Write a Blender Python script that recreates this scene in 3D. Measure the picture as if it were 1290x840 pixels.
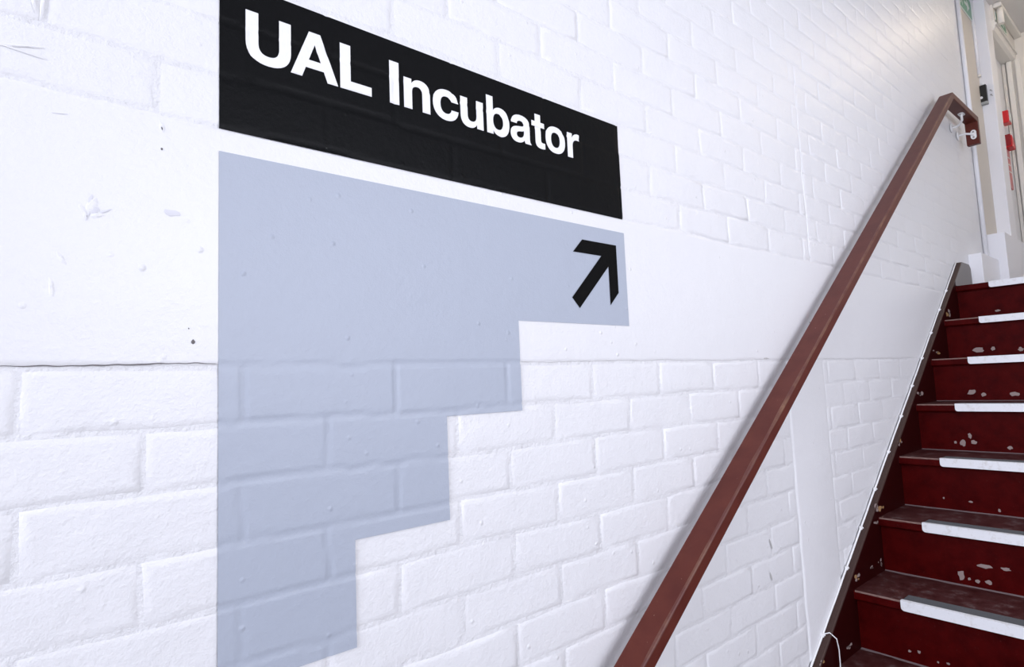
import bpy, bmesh, math, random
from mathutils import Vector, Matrix, noise
from mathutils.geometry import tessellate_polygon

random.seed(7)
SC = bpy.context.scene
C = SC.collection
for o in list(bpy.data.objects):
    bpy.data.objects.remove(o)

# ------------------------------------------------------------------ camera
# World: the painted brick wall is the plane y = 0, +X runs up the stairs,
# the room lies on the -Y side, z = 0 is the ground floor.
EYE = 1.41
cam = bpy.data.cameras.new('camera')
cam.sensor_width = 36.0
cam.lens = 732.7266 / 1290.0 * 36.0
cam.clip_start = 0.02
co = bpy.data.objects.new('camera', cam)
C.objects.link(co)
Mx = ((0.77377029, -0.63213767, -0.04100607),
      (0.02376715, 0.09365762, -0.99532074),
      (0.63302027, 0.76917502, 0.0874936))
co.matrix_world = Matrix(((Mx[0][0], -Mx[1][0], -Mx[2][0], 0.0),
                          (Mx[0][1], -Mx[1][1], -Mx[2][1], -0.83),
                          (Mx[0][2], -Mx[1][2], -Mx[2][2], EYE),
                          (0, 0, 0, 1)))
SC.camera = co

# ------------------------------------------------------------------ world, lights, exposure
SC.view_settings.view_transform = 'Standard'
SC.view_settings.look = 'None'
SC.view_settings.exposure = -0.08
SC.view_settings.gamma = 1.0
SC.view_settings.use_curve_mapping = False
w = bpy.data.worlds.new('world')
SC.world = w
w.use_nodes = True
w.node_tree.nodes['Background'].inputs[0].default_value = (0.72, 0.82, 1.0, 1)
w.node_tree.nodes['Background'].inputs[1].default_value = 1.0


def area_light(name, loc, target, sx, sy, power, col):
    l = bpy.data.lights.new(name, 'AREA')
    l.shape = 'RECTANGLE'
    l.size, l.size_y = sx, sy
    l.energy = power
    l.color = col
    o = bpy.data.objects.new(name, l)
    C.objects.link(o)
    o.location = loc
    o.rotation_euler = (Vector(target) - Vector(loc)).to_track_quat('-Z', 'Y').to_euler()
    return o


# daylight entering through the glazed entrance (behind the camera, at -X) and
# through the window in the opposite wall
area_light('daylight_entrance', (-4.10, -1.45, 2.30), (0.0, -1.45, 2.30), 1.9, 2.3, 185, (0.86, 0.875, 1.0))
area_light('daylight_window', (1.25, -2.72, 2.02), (1.25, 0.0, 2.02), 2.3, 1.4, 61, (0.90, 0.90, 1.0))
area_light('added_landing_window_light', (4.20, -2.72, 1.95), (4.20, 0.0, 1.95), 1.9, 1.3, 8, (1.0, 0.95, 0.92))  # unseen landing window, added to push the handrail's shadow to the left


# ------------------------------------------------------------------ helpers
def link(name, me, mat=None, parent=None):
    o = bpy.data.objects.new(name, me)
    C.objects.link(o)
    if mat is not None and len(me.materials) == 0:
        me.materials.append(mat)
    if parent is not None:
        o.parent = parent
        o.matrix_parent_inverse = Matrix.Identity(4)
    return o


def mesh_from_bm(name, bm, smooth=False):
    me = bpy.data.meshes.new(name)
    bmesh.ops.recalc_face_normals(bm, faces=bm.faces)
    bm.to_mesh(me)
    bm.free()
    if smooth:
        for p in me.polygons:
            p.use_smooth = True
    return me


def centred(me):
    """move the mesh so that its base centre is the origin; return the offset"""
    xs = [v.co for v in me.vertices]
    lo = Vector((min(v.x for v in xs), min(v.y for v in xs), min(v.z for v in xs)))
    hi = Vector((max(v.x for v in xs), max(v.y for v in xs), max(v.z for v in xs)))
    c = Vector(((lo.x + hi.x) / 2, (lo.y + hi.y) / 2, lo.z))
    me.transform(Matrix.Translation(-c))
    return c


def place(name, me, mat, parent=None):
    """link a world-space mesh with its origin at its own base"""
    c = centred(me)
    o = link(name, me, mat, parent)
    o.location = c - (parent.location if parent is not None and parent.parent is None else
                      (parent.location + parent.parent.location if parent is not None else Vector()))
    return o


def tag(o, label, cat, group=None):
    o['label'] = label
    o['category'] = cat
    if group:
        o['group'] = group
    return o


def struct(o, label=None):
    o['kind'] = 'structure'
    if label:
        o['label'] = label
    return o


def empty(name, loc):
    o = bpy.data.objects.new(name, None)
    o.empty_display_size = 0.05
    C.objects.link(o)
    o.location = loc
    return o


def add_box(bm, x0, x1, y0, y1, z0, z1, bev=0.0, seg=2):
    r = bmesh.ops.create_cube(bm, size=1.0)
    vs = r['verts']
    for v in vs:
        v.co = Vector((x0 + (v.co.x + .5) * (x1 - x0), y0 + (v.co.y + .5) * (y1 - y0), z0 + (v.co.z + .5) * (z1 - z0)))
    if bev > 0:
        es = set()
        for v in vs:
            es.update(v.link_edges)
        bmesh.ops.bevel(bm, geom=list(es), offset=bev, segments=seg, profile=.5, affect='EDGES')


def box_me(x0, x1, y0, y1, z0, z1, bev=0.0, seg=2):
    bm = bmesh.new()
    add_box(bm, x0, x1, y0, y1, z0, z1, bev, seg)
    return mesh_from_bm('box', bm)


def prism_me(outline, y0, y1, bev=0.0, seg=2):
    """outline in (x, z), extruded in y"""
    bm = bmesh.new()
    a = [bm.verts.new((x, y0, z)) for x, z in outline]
    b = [bm.verts.new((x, y1, z)) for x, z in outline]
    bm.faces.new(a)
    bm.faces.new(b[::-1])
    n = len(a)
    for i in range(n):
        bm.faces.new((a[i], b[i], b[(i + 1) % n], a[(i + 1) % n]))
    bmesh.ops.recalc_face_normals(bm, faces=bm.faces)
    if bev > 0:
        bmesh.ops.bevel(bm, geom=list(bm.edges), offset=bev, segments=seg, profile=.5, affect='EDGES')
    return mesh_from_bm('prism', bm)


def add_tube(bm, pts, r, n=10, cap=True):
    pts = [Vector(p) for p in pts]
    rings = []
    up = Vector((0.13, 0.31, 0.94)).normalized()
    for i, p in enumerate(pts):
        d = (pts[min(i + 1, len(pts) - 1)] - pts[max(i - 1, 0)]).normalized()
        u = d.cross(up)
        if u.length < 1e-3:
            u = d.cross(Vector((1, 0, 0)))
        u.normalize()
        v = d.cross(u)
        rr = r[i] if isinstance(r, (list, tuple)) else r
        rings.append([bm.verts.new(p + (u * math.cos(t) + v * math.sin(t)) * rr)
                      for t in [2 * math.pi * k / n for k in range(n)]])
    for i in range(len(rings) - 1):
        for k in range(n):
            f = bm.faces.new((rings[i][k], rings[i][(k + 1) % n], rings[i + 1][(k + 1) % n], rings[i + 1][k]))
            f.smooth = True
    if cap:
        bm.faces.new(rings[0][::-1])
        bm.faces.new(rings[-1])


def tube_me(pts, r, n=10):
    bm = bmesh.new()
    add_tube(bm, pts, r, n)
    return mesh_from_bm('tube', bm)


# ------------------------------------------------------------------ materials
def mat(name, col, rough=.5, metal=0.0, spec=.5):
    m = bpy.data.materials.new(name)
    m.use_nodes = True
    b = m.node_tree.nodes['Principled BSDF']
    b.inputs['Base Color'].default_value = (*col, 1)
    b.inputs['Roughness'].default_value = rough
    b.inputs['Metallic'].default_value = metal
    b.inputs['Specular IOR Level'].default_value = spec
    return m


def nodes(m):
    nt = m.node_tree
    return nt, nt.nodes['Principled BSDF']


def pos_node(nt):
    return nt.nodes.new('ShaderNodeNewGeometry').outputs['Position']


def noise_node(nt, vec, scale, detail=3, rough=.55):
    n = nt.nodes.new('ShaderNodeTexNoise')
    n.inputs['Scale'].default_value = scale
    n.inputs['Detail'].default_value = detail
    n.inputs['Roughness'].default_value = rough
    nt.links.new(vec, n.inputs['Vector'])
    return n.outputs['Fac']


def ramp(nt, fac, stops):
    r = nt.nodes.new('ShaderNodeValToRGB')
    e = r.color_ramp.elements
    while len(e) > 1:
        e.remove(e[-1])
    e[0].position, e[0].color = stops[0][0], (*stops[0][1], 1)
    for p, c in stops[1:]:
        k = e.new(p)
        k.color = (*c, 1)
    nt.links.new(fac, r.inputs[0])
    return r.outputs[0]


def math_node(nt, op, a, b):
    n = nt.nodes.new('ShaderNodeMath')
    n.operation = op
    for i, v in enumerate((a, b)):
        if isinstance(v, (int, float)):
            n.inputs[i].default_value = v
        else:
            nt.links.new(v, n.inputs[i])
    return n.outputs[0]


def bump_chain(nt, b, items):
    prev = None
    for h, strength, dist in items:
        n = nt.nodes.new('ShaderNodeBump')
        n.inputs['Strength'].default_value = strength
        n.inputs['Distance'].default_value = dist
        nt.links.new(h, n.inputs['Height'])
        if prev is not None:
            nt.links.new(prev, n.inputs['Normal'])
        prev = n.outputs['Normal']
    nt.links.new(prev, b.inputs['Normal'])


def pimples(nt, vec, scale, thr):
    """sparse raised specks in the paint"""
    v = nt.nodes.new('ShaderNodeTexVoronoi')
    v.inputs['Scale'].default_value = scale
    v.inputs['Randomness'].default_value = 1.0
    nt.links.new(vec, v.inputs['Vector'])
    mr = nt.nodes.new('ShaderNodeMapRange')
    mr.inputs['From Min'].default_value = 0.0
    mr.inputs['From Max'].default_value = thr
    mr.inputs['To Min'].default_value = 1.0
    mr.inputs['To Max'].default_value = 0.0
    mr.interpolation_type = 'SMOOTHSTEP'
    nt.links.new(v.outputs['Distance'], mr.inputs['Value'])
    # only some of the cells carry a speck
    gt = math_node(nt, 'GREATER_THAN', v.outputs['Color'], .62)
    return math_node(nt, 'MULTIPLY', mr.outputs[0], gt)


def wall_paint(name, col, rough, fine, lump, speck, spec=.5):
    m = mat(name, col, rough, 0, spec)
    nt, b = nodes(m)
    p = pos_node(nt)
    bump_chain(nt, b, [(noise_node(nt, p, 260, 4, .65), .45, fine * 1.6),
                       (noise_node(nt, p, 95, 5, .65), .6, lump),
                       (noise_node(nt, p, 14, 3, .5), .5, lump * 2.2),
                       (pimples(nt, p, 24, .13), .8, speck)])
    return m


M_WALL = wall_paint('white_gloss_wall_paint', (.80, .80, .81), .36, .0008, .0022, .0016)
M_BAND = wall_paint('white_plaster_paint', (.80, .80, .81), .36, .0005, .0014, .0016)
M_MORTAR = wall_paint('white_painted_mortar', (.79, .79, .80), .38, .0012, .0060, .0016)
M_BLACK = wall_paint('black_sign_paint', (.0034, .0037, .0042), .40, .0003, .0008, .0006, .085)
M_GREY = wall_paint('grey_blue_sign_paint', (.41, .45, .525), .45, .0004, .0009, .0010)
M_LETTER = wall_paint('white_letter_paint', (.86, .86, .87), .40, .0004, .0008, .0006)
M_ARROW = wall_paint('black_arrow_paint', (.003, .003, .0032), .5, .0003, .0008, .0006, .06)
M_CRACK = mat('crack_shadow', (.16, .15, .15), .9)
M_HAIR = mat('hairline_crack', (.50, .49, .48), .9)
M_WHITE = mat('white_gloss_trim', (.82, .82, .84), .30)
M_CABLE = mat('white_pvc_cable', (.84, .84, .84), .35)
M_CREAM = mat('cream_wall_paint', (.68, .65, .60), .5)
M_CREAM2 = mat('cream_trim', (.72, .70, .65), .4)
M_CEIL = mat('ceiling_plaster', (.66, .65, .64), .8)
M_HALL = mat('dull_hall_paint', (.30, .31, .33), .8)
M_BRACKET = mat('white_enamel_bracket', (.85, .85, .85), .3)
M_STEEL = mat('screw_steel', (.35, .34, .33), .35, .9)
M_BLACKP = mat('black_plastic', (.008, .008, .008), .4)
M_GREYP = mat('grey_plastic', (.33, .34, .33), .5)
M_GREEN = mat('exit_sign_green', (.13, .33, .20), .35)
M_SIGNW = mat('sign_white', (.66, .70, .66), .4)
M_RED = mat('red_plastic', (.62, .015, .02), .35)
M_DRED = mat('dark_red_plastic', (.28, .008, .012), .35)
M_PINK = mat('notice_red_print', (.58, .20, .20), .5)
M_CHIP = mat('bare_primer', (.27, .205, .19), .75)
M_OCHRE = mat('bare_wood', (.30, .17, .07), .8)
M_GLASS = mat('window_glass', (.8, .85, .9), .05)
M_FLOOR = mat('floor_tiles', (.30, .28, .27), .45)

# maroon gloss stair paint, worn
M_MAROON = mat('maroon_stair_paint', (.045, .006, .006), .42, 0, .04)
nt, b = nodes(M_MAROON)
p = pos_node(nt)
c = ramp(nt, noise_node(nt, p, 22, 5, .6), [(.3, (.034, .0005, .0008)), (.62, (.058, .0016, .0016))])
sp = ramp(nt, noise_node(nt, p, 210, 3, .7), [(.66, (0, 0, 0)), (.74, (1, 1, 1))])
mx = nt.nodes.new('ShaderNodeMix')
mx.data_type = 'RGBA'
nt.links.new(sp, mx.inputs['Factor'])
nt.links.new(c, mx.inputs['A'])
mx.inputs['B'].default_value = (.075, .022, .020, 1)
nt.links.new(mx.outputs['Result'], b.inputs['Base Color'])
bump_chain(nt, b, [(noise_node(nt, p, 300, 4), .3, .0006), (noise_node(nt, p, 28, 4), .4, .0018)])

# treads: the same paint under scuffed dust
M_TREAD = mat('scuffed_tread_paint', (.06, .01, .01), .5, 0, .18)
nt, b = nodes(M_TREAD)
p = pos_node(nt)
c = ramp(nt, noise_node(nt, p, 26, 6, .65), [(.35, (.040, .006, .006)), (.56, (.065, .020, .019)), (.72, (.14, .10, .098))])
nt.links.new(c, b.inputs['Base Color'])
bump_chain(nt, b, [(noise_node(nt, p, 260, 4), .35, .0008)])

M_STRINGTOP = mat('worn_string_edge', (.050, .026, .021), .5, 0, .3)
M_STRING_SHADED = mat('shade_darkened_string', (.020, .0016, .0016), .45, 0, .06)  # stair maroon made darker: the string's shade is put into its colour
M_DUST = mat('pale_dust', (.17, .125, .125), .9)
M_ARRIS = mat('tread_arris_highlight', (.20, .12, .10), .6)
M_STRINGEND = mat('grey_string_end', (.20, .19, .19), .45)  # grey facing on the string head above landing level

# handrail
M_RAIL = mat('maroon_handrail_paint', (.13, .035, .03), .40, 0, .2)
nt, b = nodes(M_RAIL)
p = pos_node(nt)
c = ramp(nt, noise_node(nt, p, 16, 4), [(.3, (.086, .017, .0115)), (.7, (.116, .026, .0165))])
sp = ramp(nt, noise_node(nt, p, 150, 2, .6), [(.74, (0, 0, 0)), (.78, (1, 1, 1))])
mx = nt.nodes.new('ShaderNodeMix')
mx.data_type = 'RGBA'
nt.links.new(sp, mx.inputs['Factor'])
nt.links.new(c, mx.inputs['A'])
mx.inputs['B'].default_value = (.36, .24, .20, 1)
nt.links.new(mx.outputs['Result'], b.inputs['Base Color'])
bump_chain(nt, b, [(noise_node(nt, p, 240, 3), .2, .0005)])

# aluminium nosing, scuffed white paint
M_NOSE = mat('white_nosing_paint', (.72, .73, .75), .42)
nt, b = nodes(M_NOSE)
p = pos_node(nt)
c = ramp(nt, noise_node(nt, p, 60, 5, .7), [(.3, (.64, .63, .62)), (.48, (.76, .77, .79))])
nt.links.new(c, b.inputs['Base Color'])
M_GRIP = mat('dark_grip_insert', (.10, .105, .11), .55)

# ------------------------------------------------------------------ brick wall
COURSE = .0760
CRK = EYE + .039           # crack below the plaster band
BTOP = EYE + .362          # top of the plaster band
RELIEF = .0017
LAND_Z = EYE + .395


def wob(a, b_, amp, f):
    return amp * noise.noise(Vector((a * f, b_ * 37.0, 1.7)))


def jz(z, x):
    """height of the bed joint nominally at z, at position x"""
    return z + wob(x, z, .0040, 6.0) + wob(x, z + 3, .0022, 34.0)


def jx(x, z):
    return x + wob(z, x, .0046, 11.0)


lower = [CRK - COURSE * k for k in range(0, 22)]
upper = [BTOP + .0755 * k for k in range(0, 27)]
PATCH = (1.735, 1.990)     # filled chase below the crack
SEAM = 1.962


def rows():
    out = []
    for k in range(len(lower) - 1):
        out.append((lower[k + 1], lower[k], k % 2, True))
    for k in range(len(upper) - 1):
        out.append((upper[k], upper[k + 1], (k + 1) % 2, False))
    return out


def bricks_in(row):
    z0, z1, par, low = row
    start = .214 - .2262 * 4 if par == 0 else .101 - .2262 * 4
    if not low:
        start += .010
    res = []
    for k in range(24):
        a, b_ = start + .2262 * k, start + .2262 * (k + 1)
        if low:
            if b_ <= PATCH[0] + .01:
                res.append((a, b_))
            elif a < PATCH[0]:
                res.append((a, PATCH[0]))
            elif a >= PATCH[1] - .01:
                res.append((a, b_))
            elif b_ > PATCH[1]:
                res.append((PATCH[1], b_))
        else:
            if a < SEAM < b_ and z0 < EYE + 1.02:
                res.append((a, SEAM))
                res.append((SEAM, b_))
            else:
                res.append((a, b_))
    return [(a, b_) for a, b_ in res if b_ - a > .028]


def relief_at(x, z):
    if z > BTOP:
        return RELIEF * (1 - .70 * min(1, max(0, (x - 2.4) / 1.4)))
    t = min(1, max(0, (x - 1.8) / 1.6))
    return RELIEF * (1 - .86 * t)


def height(x, z):
    """how far the paint skin stands proud of the joint bottoms"""
    def prof(d):
        t = min(1, max(0, (d - .0006) / .0032))
        return t * t * (3 - 2 * t)
    if CRK < z < BTOP:
        d = min(z - jz(CRK, x), jz(BTOP, x) - z)
        return prof(d) * RELIEF
    if z <= CRK:
        k = int((CRK - z) / COURSE)
        zt, zb, par = lower[k], lower[k + 1], k % 2
        low = True
    else:
        k = int((z - BTOP) / .0755)
        zb, zt, par = upper[k], upper[k + 1], (k + 1) % 2
        low = False
    d = min(abs(z - jz(zb, x)), abs(jz(zt, x) - z))
    for a, b_ in bricks_in((zb, zt, par, low)):
        d = min(d, abs(x - jx(a, z)), abs(x - jx(b_, z)))
    return prof(d) * RELIEF * (.75 if z > BTOP else 1.2)


wall = link('wall_left', box_me(-4.4, 5.44, 0.0, 0.24, 0.0, 3.79), M_MORTAR)
struct(wall, 'white painted brick wall with a smooth plastered band')


def proj(x, y, z):
    d = (x, y + .83, z - EYE)
    c_ = [sum(Mx[r][k] * d[k] for k in range(3)) for r in range(3)]
    if c_[2] < .05:
        return None
    return 645 + 732.73 * c_[0] / c_[2], 420 + 732.73 * c_[1] / c_[2]


def brick_mesh(bm, x0, x1, z0, z1, rel, tilt=(0, 0), n=6):
    """one painted brick: base ring, shoulder ring, face ring"""
    cx, cz = (x0 + x1) / 2, (z0 + z1) / 2
    base = []
    for k in range(n):
        x = x0 + (x1 - x0) * k / (n - 1)
        base.append((x, jz(z0, x)))
    base.append((jx(x1, cz), cz))
    for k in range(n - 1, -1, -1):
        x = x0 + (x1 - x0) * k / (n - 1)
        base.append((x, jz(z1, x)))
    base.append((jx(x0, cz), cz))
    cz2 = len(base)
    pts = []
    for i, (x, z) in enumerate(base):
        if i == 0 or i == 2 * n:
            x = jx(x0, z)
        if i == n - 1 or i == n + 1:
            x = jx(x1, z)
        pts.append((x, z))
    rings = []
    for ins, h, jit in ((.0018, -.0006, .0006), (.0050, rel * .72, .0018), (.0125, rel, .0020)):
        r = []
        for x, z in pts:
            sx = 0 if abs(x - cx) < .30 * (x1 - x0) else (1 if x < cx else -1)
            if abs(x - jx(x0, z)) > .004 and abs(x - jx(x1, z)) > .004:
                sx = 0
            sz = 0 if abs(z - cz) < .01 else (1 if z < cz else -1)
            px = x + sx * ins + random.uniform(-jit, jit)
            pz = z + sz * ins + random.uniform(-jit, jit)
            hh = h + (tilt[0] * (px - cx) / .11 + tilt[1] * (pz - cz) / .04) * (1 if h > 0 else 0)
            r.append(bm.verts.new((px, -hh, pz)))
        rings.append(r)
    m = len(pts)
    for q in range(2):
        for i in range(m):
            f = bm.faces.new((rings[q][i], rings[q][(i + 1) % m], rings[q + 1][(i + 1) % m], rings[q + 1][i]))
            f.smooth = True
    f = bm.faces.new(rings[2])
    f.smooth = True


def string_top(x):
    """top edge of the wall string"""
    return EYE - .834 + .7093 * (x - 1.734)


cands = []
for row in rows():
    for a, b_ in bricks_in(row):
        x, z = (a + b_) / 2, (row[0] + row[1]) / 2
        if a > 4.20 or b_ < -.72 or z < string_top(x) - .06 or z < .1:
            continue
        q = [proj(px, 0, pz) for px in (a, b_) for pz in (row[0], row[1])]
        if None in q:
            seen, size = 0, 0
        else:
            us, vs_ = [v[0] for v in q], [v[1] for v in q]
            seen = 1 if max(us) > 0 and min(us) < 1290 and max(vs_) > 0 and min(vs_) < 840 else 0
            size = (max(us) - min(us)) * (max(vs_) - min(vs_))
        cands.append((seen * 1e6 + size, a, b_, row))
cands.sort(key=lambda t: -t[0])
N_SEEN = min(300, sum(1 for t in cands if t[0] >= 1e6))
rest = bmesh.new()
for n_, (s, a, b_, row) in enumerate(cands):
    rel = relief_at((a + b_) / 2, row[0] + .01) * random.choice((.45, .6, .75, .85, .95, 1.0))
    zc_ = (row[0] + row[1]) / 2 - EYE
    if b_ > .17 and a < 1.03 and zc_ > -.42 and zc_ < .64:
        rel *= .55          # bricks under the painted sign: the paint film fills them out
    tl = (random.uniform(-.0004, .0004), random.uniform(-.0004, .0004))
    if b_ < .2 and zc_ > .36:
        rel *= .55
    if n_ < N_SEEN:
        bm = bmesh.new()
        brick_mesh(bm, a, b_, row[0], row[1], rel, tl)
        place('brick', mesh_from_bm('brick', bm), M_WALL, wall)
    else:
        brick_mesh(rest, a, b_, row[0], row[1], rel, tl, 3)
if len(cands) > N_SEEN:
    o = place('brickwork', mesh_from_bm('brickwork', rest), M_WALL, wall)
    o['kind'] = 'stuff'
    o['label'] = 'white painted bricks in the outer reaches of the wall'
else:
    rest.free()


# plastered band and filled chase: long slabs with hand-trowelled edges
def slab(x0, x1, z0, z1, n, rel, rough_sides=False):
    bm = bmesh.new()
    xs = [x0 + (x1 - x0) * k / n for k in range(n + 1)]
    prof = [(.0010, -.0006), (.0045, rel * .8), (.0095, rel)]
    lines = []
    for ins, h in prof:
        lines.append([bm.verts.new((x, -h, jz(z0, x) + ins)) for x in xs])
    for ins, h in prof[::-1]:
        lines.append([bm.verts.new((x, -h, jz(z1, x) - ins)) for x in xs])
    for a_, b__ in zip(lines, lines[1:]):
        for i in range(n):
            f = bm.faces.new((a_[i], a_[i + 1], b__[i + 1], b__[i]))
            f.smooth = True
    return mesh_from_bm('slab', bm)


place('plaster_band', slab(-4.1, 5.44, CRK, BTOP, 420, RELIEF), M_BAND, wall)


def vslab(x0, x1, z0, z1, n, rel):
    bm = bmesh.new()
    zs = [z0 + (z1 - z0) * k / n for k in range(n + 1)]
    prof = [(.0, -.0006), (.004, rel * .8), (.010, rel)]
    lines = [[bm.verts.new((jx(x0, z) + i, -h, z)) for z in zs] for i, h in prof]
    lines += [[bm.verts.new((jx(x1, z) - i, -h, z)) for z in zs] for i, h in prof[::-1]]
    for a_, b__ in zip(lines, lines[1:]):
        for i in range(n):
            f = bm.faces.new((a_[i], a_[i + 1], b__[i + 1], b__[i]))
            f.smooth = True
    return mesh_from_bm('vslab', bm)


place('plaster_patch', vslab(PATCH[0] + .003, PATCH[1] - .003, .3, CRK - .004, 90, .0036), M_BAND, wall)
M_TAN = mat('cream_wall_panel_paint', (.60, .555, .49), .5)
place('cream_panel', box_me(4.290, 4.669, -.0030, .01, LAND_Z, 3.775, .001), M_TAN, wall)['label'] = 'cream painted stretch of wall beside the post'
# raised seam where two stretches of brickwork meet
bm = bmesh.new()
pts = [(SEAM + wob(z, 3, .012, 9.0), .0002, z) for z in [EYE + .375 + .0195 * k for k in range(32)]]
add_tube(bm, pts, [.0012 + .0012 * random.random() for _ in pts], 6)
place('paint_seam', mesh_from_bm('seam', bm), M_WALL, wall)


# cracks: thin ragged openings along the foot of the band
def ragged(x0, x1, z, n, wmin, wmax, y):
    bm = bmesh.new()
    prev = None
    for k in range(n + 1):
        x = x0 + (x1 - x0) * k / n
        zc = z + .0035 * noise.noise(Vector((x * 11, 2.2, 0))) + .0014 * noise.noise(Vector((x * 60, 5.2, 0)))
        wd = wmin + (wmax - wmin) * max(0, .5 + noise.noise(Vector((x * 25, 9.1, 0))))
        if k in (0, n):
            wd *= .2
        cur = (bm.verts.new((x, y, zc - wd / 2)), bm.verts.new((x, y, zc + wd / 2)))
        if prev:
            bm.faces.new((prev[0], cur[0], cur[1], prev[1]))
        prev = cur
    return mesh_from_bm('crack', bm)


place('crack', ragged(-.30, .1845, CRK + .003, 120, .0006, .0020, -RELIEF - .0006), M_CRACK, wall)
place('crack', ragged(.70, 1.60, CRK + .003, 160, .0002, .0009, -RELIEF - .0006), M_HAIR, wall)
place('crack', ragged(1.99, 2.75, CRK + .003, 100, .0002, .0008, -RELIEF - .0006), M_HAIR, wall)


# dents, drips and marks in the paint: small raised or dark blobs
def blob(cx, cz, rx, rz, h, ang=0, n=9, y=-RELIEF):
    bm = bmesh.new()
    rings = []
    for s, hh in ((1.0, 0.0), (.62, h * .8)):
        r = []
        for k in range(n):
            t = 2 * math.pi * k / n
            q = s * (1 + random.uniform(-.22, .22))
            ux, uz = rx * q * math.cos(t), rz * q * math.sin(t)
            r.append(bm.verts.new((cx + ux * math.cos(ang) - uz * math.sin(ang), y - hh,
                                   cz + ux * math.sin(ang) + uz * math.cos(ang))))
        rings.append(r)
    for k in range(n):
        f = bm.faces.new((rings[0][k], rings[0][(k + 1) % n], rings[1][(k + 1) % n], rings[1][k]))
        f.smooth = True
    f = bm.faces.new(rings[1])
    f.smooth = True
    return mesh_from_bm('blob', bm)


for (x, z, rx, rz, h, a) in [(.047, .231, .006, .016, .0022, -.3), (.052, .220, .010, .004, .0018, .3),
                             (.040, .222, .004, .012, .0016, .4), (-.012, .468, .003, .022, .0014, .1),
                             (-.003, .462, .003, .024, .0014, -.1), (.118, .345, .004, .010, .0016, .3),
                             (-.022, .405, .030, .0022, .0012, .25), (-.020, .399, .030, .0018, .0010, -.12),
                             (.020, .165, .003, .010, .0014, .5), (.012, .130, .003, .016, .0014, .1)]:
    place('paint_drip', blob(x, EYE + z, rx * .8, rz * .8, h * .5, a, 13), M_WALL, wall)
for (x, z, r_) in [(.155, .071, .0022), (.118, .316, .0013), (.150, .088, .0008)]:
    place('nail_hole', blob(x, EYE + z, r_, r_ * 1.3, .0003, 0, 8, -RELIEF - .0004), M_CRACK, wall)
for (x, z, rx, rz, a) in [(1.925, .158, .014, .003, -.2), (1.99, .145, .006, .016, .4), (2.00, .120, .004, .010, 0),
                          (1.553, -.545, .003, .013, .35), (1.565, -.462, .003, .015, .4), (1.62, .045, .016, .002, 0)]:
    place('scuff_mark', blob(x, EYE + z, rx, rz, .0003, a, 9, -RELIEF - .0006), M_HAIR, wall)

M_SMEAR = mat('grey_paint_smear', (.70, .70, .74), .6)
for (x, z, rx, rz, a) in [(.046, .236, .0022, .008, -.2), (.050, .226, .005, .0035, .4), (.044, .219, .0012, .009, -.35),
                          (.060, .226, .007, .0018, .5), (.015, .335, .008, .0007, .15), (.118, .343, .0012, .004, .2),
                          (.130, .235, .010, .004, 0)]:
    place('scuff_mark', blob(x, EYE + z, rx, rz, .0003, a, 11, -RELIEF - .0004), M_SMEAR, wall)

# ------------------------------------------------------------------ painted sign
SKIN = .0010


STEP = .0050


def grid_skin(cols, off, step=STEP):
    """cols: list of (x0, x1, z0, z1); joined columns over the brick relief"""
    xs, zs = set(), set()
    for x0, x1, z0, z1 in cols:
        xs.update((x0, x1))
        zs.update((z0, z1))

    def fill(vals):
        k0, k1 = math.ceil(min(vals) / step), math.floor(max(vals) / step)
        out = sorted(set(vals) | set(k * step for k in range(k0, k1 + 1)))
        return [v for n, v in enumerate(out) if n == 0 or v - out[n - 1] > 1e-6]
    xs, zs = fill(xs), fill(zs)
    vid, vs, fs = {}, [], []

    def vert(i, j):
        if (i, j) not in vid:
            vid[(i, j)] = len(vs)
            vs.append((xs[i], -height(xs[i], zs[j]) - off, zs[j]))
        return vid[(i, j)]
    for i in range(len(xs) - 1):
        cx = (xs[i] + xs[i + 1]) / 2
        for j in range(len(zs) - 1):
            cz = (zs[j] + zs[j + 1]) / 2
            if any(a_ < cx < b__ and c_ < cz < d_ for a_, b__, c_, d_ in cols):
                fs.append((vert(i, j), vert(i + 1, j), vert(i + 1, j + 1), vert(i, j + 1)))
    me = bpy.data.meshes.new('skin')
    me.from_pydata(vs, [], fs)
    for p_ in me.polygons:
        p_.use_smooth = True
    return me


def bez(p0, p1, p2, p3, n=9):
    out = []
    for k in range(1, n + 1):
        t = k / n
        s = 1 - t
        out.append((s**3 * p0[0] + 3 * s * s * t * p1[0] + 3 * s * t * t * p2[0] + t**3 * p3[0],
                    s**3 * p0[1] + 3 * s * s * t * p1[1] + 3 * s * t * t * p2[1] + t**3 * p3[1]))
    return out


def path(txt):
    """tiny path reader: M x y, L x y, C x1 y1 x2 y2 x y (millimetres)"""
    tk = txt.replace(',', ' ').split()
    i, pts = 0, []
    while i < len(tk):
        k = tk[i]
        nn = {'M': 2, 'L': 2, 'C': 6}[k]
        v = [float(q) for q in tk[i + 1:i + 1 + nn]]
        if k == 'C':
            pts += bez(pts[-1], v[0:2], v[2:4], v[4:6])
        else:
            pts.append((v[0], v[1]))
        i += nn + 1
    if math.dist(pts[0], pts[-1]) < .01:
        pts.pop()
    return pts


def ellipse(cx, cy, rx, ry, n=36, e=2.25):
    out = []
    for k in range(n):
        t = 2 * math.pi * k / n
        c_, s_ = math.cos(t), math.sin(t)
        out.append((cx + rx * math.copysign(abs(c_) ** (2 / e), c_), cy + ry * math.copysign(abs(s_) ** (2 / e), s_)))
    return out


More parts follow.
